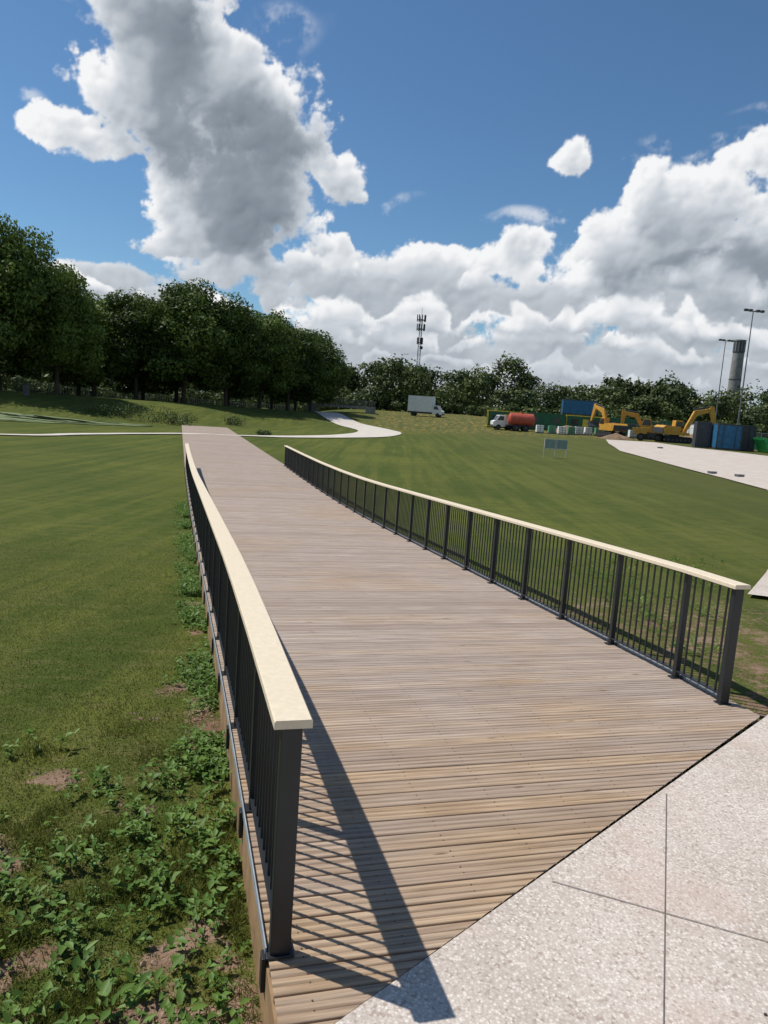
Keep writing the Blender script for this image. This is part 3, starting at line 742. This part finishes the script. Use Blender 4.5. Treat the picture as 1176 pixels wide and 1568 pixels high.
# ------------------------------------------------------------------ sky: cloud layer on a dome + Nishita sky behind it
Sdir=Vector((-.509,.193,.839)).normalized()
az=math.atan2(Sdir.x,Sdir.y);elv=math.asin(Sdir.z)
st=.075
A1=np.concatenate([np.arange(-180,-36,1.5),np.arange(-36,36,st),np.arange(36,180.01,1.5)])
E1=np.concatenate([np.arange(-3,0,.5),np.arange(0,33,st),np.arange(33,60,1.5)])
A,E=np.meshgrid(A1,E1)
wx=pnoise(A/6,E/5,1)*1.6+pnoise(A/2.2,E/2,2)*.5;wy=pnoise(A/6,E/5,3)*1.1+pnoise(A/2.2,E/2,4)*.4
Aw=A+wx;Ew=E+wy
def blobs(L,A,E,k=.3):
    acc=np.full(A.shape,-1.5)
    for a0,e0,ra,re,wt in L:
        m=np.maximum(wt-((A-a0)/ra)**2-((E-e0)/re)**2,-1.5)
        h=np.clip(.5+.5*(m-acc)/k,0,1);acc=acc*(1-h)+m*h+k*h*(1-h)
    return acc
def blur(a,n):
    for _ in range(n):
        a=(a+np.roll(a,1,0)+np.roll(a,-1,0))/3.;a=(a+np.roll(a,1,1)+np.roll(a,-1,1))/3.
    return a
CL=[(-18.7,26.5,5.6,5.4,1),(-17.5,21,6.0,4.4,1),(-10.8,19,5.8,4.0,1),(-12.5,15,6.6,4,1),(-23,16.8,4.4,1.7,.85),(-4.6,15.9,2.6,1.5,.8),(-13.5,11,5.2,3.5,1),
 (-5,8.8,6,3.6,1),(1,8.2,6.5,3.7,1),(8,11.6,4.6,1.6,.85),(9,7.4,7,3.2,1),(-20.5,6.2,6,2.1,1),(-29,5.0,6,2.0,.9),(0,3.0,45,4.0,1),
 (19.8,13.4,4.8,4.2,1),(15.3,12.0,4.0,3.0,1),(24.5,11.3,5.0,3.9,1),(20,8.6,10,3.5,1),(11.9,18.1,1.7,1.5,.9),(25.4,17.7,3,1.9,.95),(32,13,5,5,1),(-36,8,4,3,1),
 (60,14,20,9,1),(100,20,20,10,1),(150,15,20,9,1),(-150,18,25,10,1),(-100,12,20,6,1)]
M=blobs(CL,Aw,Ew)
jx=A+pnoise(A/1.5,E/1.5,61)*.45+pnoise(A/.5,E/.5,63)*.12;jy=E*1.12+pnoise(A/1.5,E/1.5,62)*.4+pnoise(A/.5,E/.5,64)*.1
Ls=[3.4,1.7,.85,.43,.22];am=[.50,.34,.20,.115,.06]
PU=[puff(jx/L_+i*3.7,jy/L_+i*1.9,200+i*7) for i,L_ in enumerate(Ls)]
# fine octaves use unwarped coordinates so they do not smear into streaks
f1l=pnoise(Aw/5,Ew*1.15/5,10)*.6+pnoise(Aw/2.4,Ew*1.15/2.4,11)*.36
f1=f1l+pnoise(A/1.2,E*1.15/1.2,12)*.22+pnoise(A/.6+3,E*1.15/.6,13)*.15+pnoise(A/.3+7,E/.3,14)*.11+pnoise(A/.16+1,E/.16,15)*.08
pf=sum(p_*a_ for p_,a_ in zip(PU,am))/sum(am)
dens=np.minimum(M,.95)*1.0+f1*.85+(pf-.55)*.95+.06
wis=smooth(blobs([(20,18.6,4,.7,.9),(-24.5,24,2.6,1.4,.8),(-27,18.2,2.4,.7,.8),(-9,24.5,3.4,2.2,.6),(-2,14.8,3,.7,.7),(21,16.2,6,1.4,.8),(14.5,17.3,2.4,.7,.7),(10,13.6,6,.9,.8),(26,20.5,4,.6,.6)],Aw,Ew+wx*.3),-.3,1)*smooth(f1*1.3+(pf-.5)*1.2,-.1,.8)*.65
wid=.40+.28*pnoise(A/3,E/3,301)
alpha=np.maximum(smooth(dens,0.0,wid)**1.15,wis)
soft=blur(np.clip(dens,0,1.3),4)
low_=soft*.8+blur(PU[0]*.75+PU[1]*.45,2)+f1l*.25
det=blur(PU[2]*.20,1)+PU[3]*.05
def slope(h): return np.gradient(h,A1,axis=1)*.55-np.gradient(h,E1,axis=0)*.83
dl=blur(np.tanh(slope(low_)*.55)*.72+np.tanh(slope(det)*.8)*.30,1)
occ=np.zeros(A.shape);dc=blur(np.clip(dens+.15,0,1.2),3)
for d_,w_ in((.5,.14),(1.1,.2),(1.9,.24),(2.9,.24),(4.2,.18)):
    n_r=int(d_*.9/st);n_c=int(d_*.42/st)
    sh=np.roll(np.roll(dc,-n_r,axis=0),n_c,axis=1);sh[-n_r:,:]=.5;occ+=w_*sh
edge=1-smooth(dens,.15,1.0)
GR=[(-13,17.0,6.0,3.4,1),(-11.5,12.6,3.4,2.6,1.1),(-16.5,22.5,3.2,3.0,.8),(-8,18,4,2.2,.8),(21,10.4,7,1.9,1),(24,11.4,3,1.4,.9)]
gr=smooth(blobs(GR,A+wx*1.2,E+wy*1.5+f1l*1.5),-.7,1.0)
hi=.93-occ*.30+dl*.16-gr*.27*(1-edge*.6)+edge*.06+(pf-.55)*.12
# receding rows of cumulus: pale crowns over grey flat bases, smaller towards the horizon
lr=np.full(A.shape,.64)
E2=E+(pf-.5)*1.3+f1*.5+wy*.35
Ar=A+wx*.8
for i,(e_,h_) in enumerate([(.6,1.3),(1.9,1.5),(3.2,1.7),(4.6,2.1),(6.4,2.7),(8.4,3.4),(10.6,4.6)]):
    sc_=1.6+e_*.6
    bs=e_+pnoise(Ar/(sc_*3.1)+i*9,E*0+.5,400+i)*1.3;tp=bs+h_*np.clip(.55+.95*pnoise(Ar/(sc_*1.3)+i*5,E*0+.3,420+i)+.35*pnoise(Ar/(sc_*.3),E*0+.3,440+i),.0,1.5)
    fr=(E2-bs)/np.maximum(tp-bs,.25)
    here=smooth(tp-bs,.15*h_,.5*h_)
    ins=smooth(fr,-.08,.30)*(1-smooth(fr,.88,1.12))*here
    val=.51+.018*e_+(.30+.015*e_)*smooth(fr,.0,.8)+.08*pnoise(A/2,E/.7,460+i)
    lr=lr*(1-ins)+val*ins
bm=(1-smooth(E+f1l*1.5,8.5,12.5))*(1-.6*smooth(1.5-np.abs(A+12)/4,0,1)*smooth(E,7,10))
lit=hi*(1-bm*.76)+(lr+dl*.10)*bm*.76+edge*.05
haze=1-smooth(E,1.5,7.5);lit=lit*(1-haze*.5)+.66*haze*.5
lit=np.clip(lit,.05,1.0)
alpha[E>45]=0
R_=4000.;ar=np.radians(A);er=np.radians(E)
V=np.stack([np.sin(ar)*np.cos(er)*R_,np.cos(ar)*np.cos(er)*R_,np.sin(er)*R_],-1).reshape(-1,3)
nx=len(A1);ny=len(E1);I=(np.arange(ny-1)[:,None]*nx+np.arange(nx-1)[None]).ravel()
F=np.stack([I,I+1,I+nx+1,I+nx],1)
mc=bpy.data.materials.new('cloud_layer');mc.use_nodes=True;k=NT(mc.node_tree)
for n in list(k.n): k.n.remove(n)
al=k.new('ShaderNodeAttribute',attribute_name='cover').outputs['Fac'];lt=k.new('ShaderNodeAttribute',attribute_name='brightness').outputs['Fac']
cr=k.new('ShaderNodeValToRGB');k.put(cr.inputs[0],lt);e=cr.color_ramp.elements
e[0].position=.1;e[0].color=(.14,.165,.205,1);e[1].position=.97;e[1].color=(.92,.925,.935,1)
e2=e.new(.5);e2.color=(.29,.335,.39,1);e3=e.new(.78);e3.color=(.61,.65,.70,1)
em=k.new('ShaderNodeEmission');k.put(em.inputs[0],cr.outputs[0]);em.inputs[1].default_value=1.0
tr=k.new('ShaderNodeBsdfTransparent');mx=k.new('ShaderNodeMixShader');k.put(mx.inputs[0],al)
k.l.new(tr.outputs[0],mx.inputs[1]);k.l.new(em.outputs[0],mx.inputs[2])
o_=k.new('ShaderNodeOutputMaterial');k.l.new(mx.outputs[0],o_.inputs[0])
try: mc.cycles.emission_sampling='NONE'
except Exception: pass
me=mesh_np('sky',V,F,[mc],smooth_sh=True)
a=me.attributes.new('cover','FLOAT','POINT');a.data.foreach_set('value',alpha.ravel().astype(np.float32))
a=me.attributes.new('brightness','FLOAT','POINT');a.data.foreach_set('value',lit.ravel().astype(np.float32))
obj('sky',me)

w=bpy.data.worlds.new('World');scene.world=w;w.use_nodes=True
nt=w.node_tree
for n in list(nt.nodes): nt.nodes.remove(n)
k=NT(nt)
sky=k.new('ShaderNodeTexSky',sky_type='NISHITA');sky.sun_disc=False;sky.sun_elevation=elv;sky.sun_rotation=az%(2*math.pi)
sky.air_density=1.0;sky.dust_density=.2;sky.ozone_density=2.5;sky.altitude=0
tint=k.mix(1.0,sky.outputs[0],(.72,.96,1.10),'MULTIPLY')
b1=k.new('ShaderNodeBackground');k.put(b1.inputs[0],tint);b1.inputs[1].default_value=.086
wo=k.new('ShaderNodeOutputWorld');k.l.new(b1.outputs[0],wo.inputs[0])
L=bpy.data.lights.new('sun','SUN');L.energy=4.8;L.angle=rad(.53);L.color=(1,.955,.88)
so=bpy.data.objects.new('sun',L);so.rotation_euler=Sdir.to_track_quat('Z','Y').to_euler();so.location=(-40,15,60);link(so)
cam=bpy.data.cameras.new('camera');cam.sensor_fit='VERTICAL';cam.sensor_height=36;cam.lens=26;cam.clip_end=9000;cam.clip_start=.05
co=bpy.data.objects.new('camera',cam);link(co)
p_=rad(8.1);r_=rad(4.0);U=Vector((0,math.sin(p_),math.cos(p_)));X=Vector((1,0,0))
cx=X*math.cos(r_)+U*math.sin(r_);cy=X*-math.sin(r_)+U*math.cos(r_);czv=cx.cross(cy)
Mx=Matrix((cx,cy,czv)).transposed().to_4x4();Mx.translation=(0,0,2.35);co.matrix_world=Mx
scene.camera=co
scene.view_settings.view_transform='Standard';scene.view_settings.look='None';scene.view_settings.exposure=0
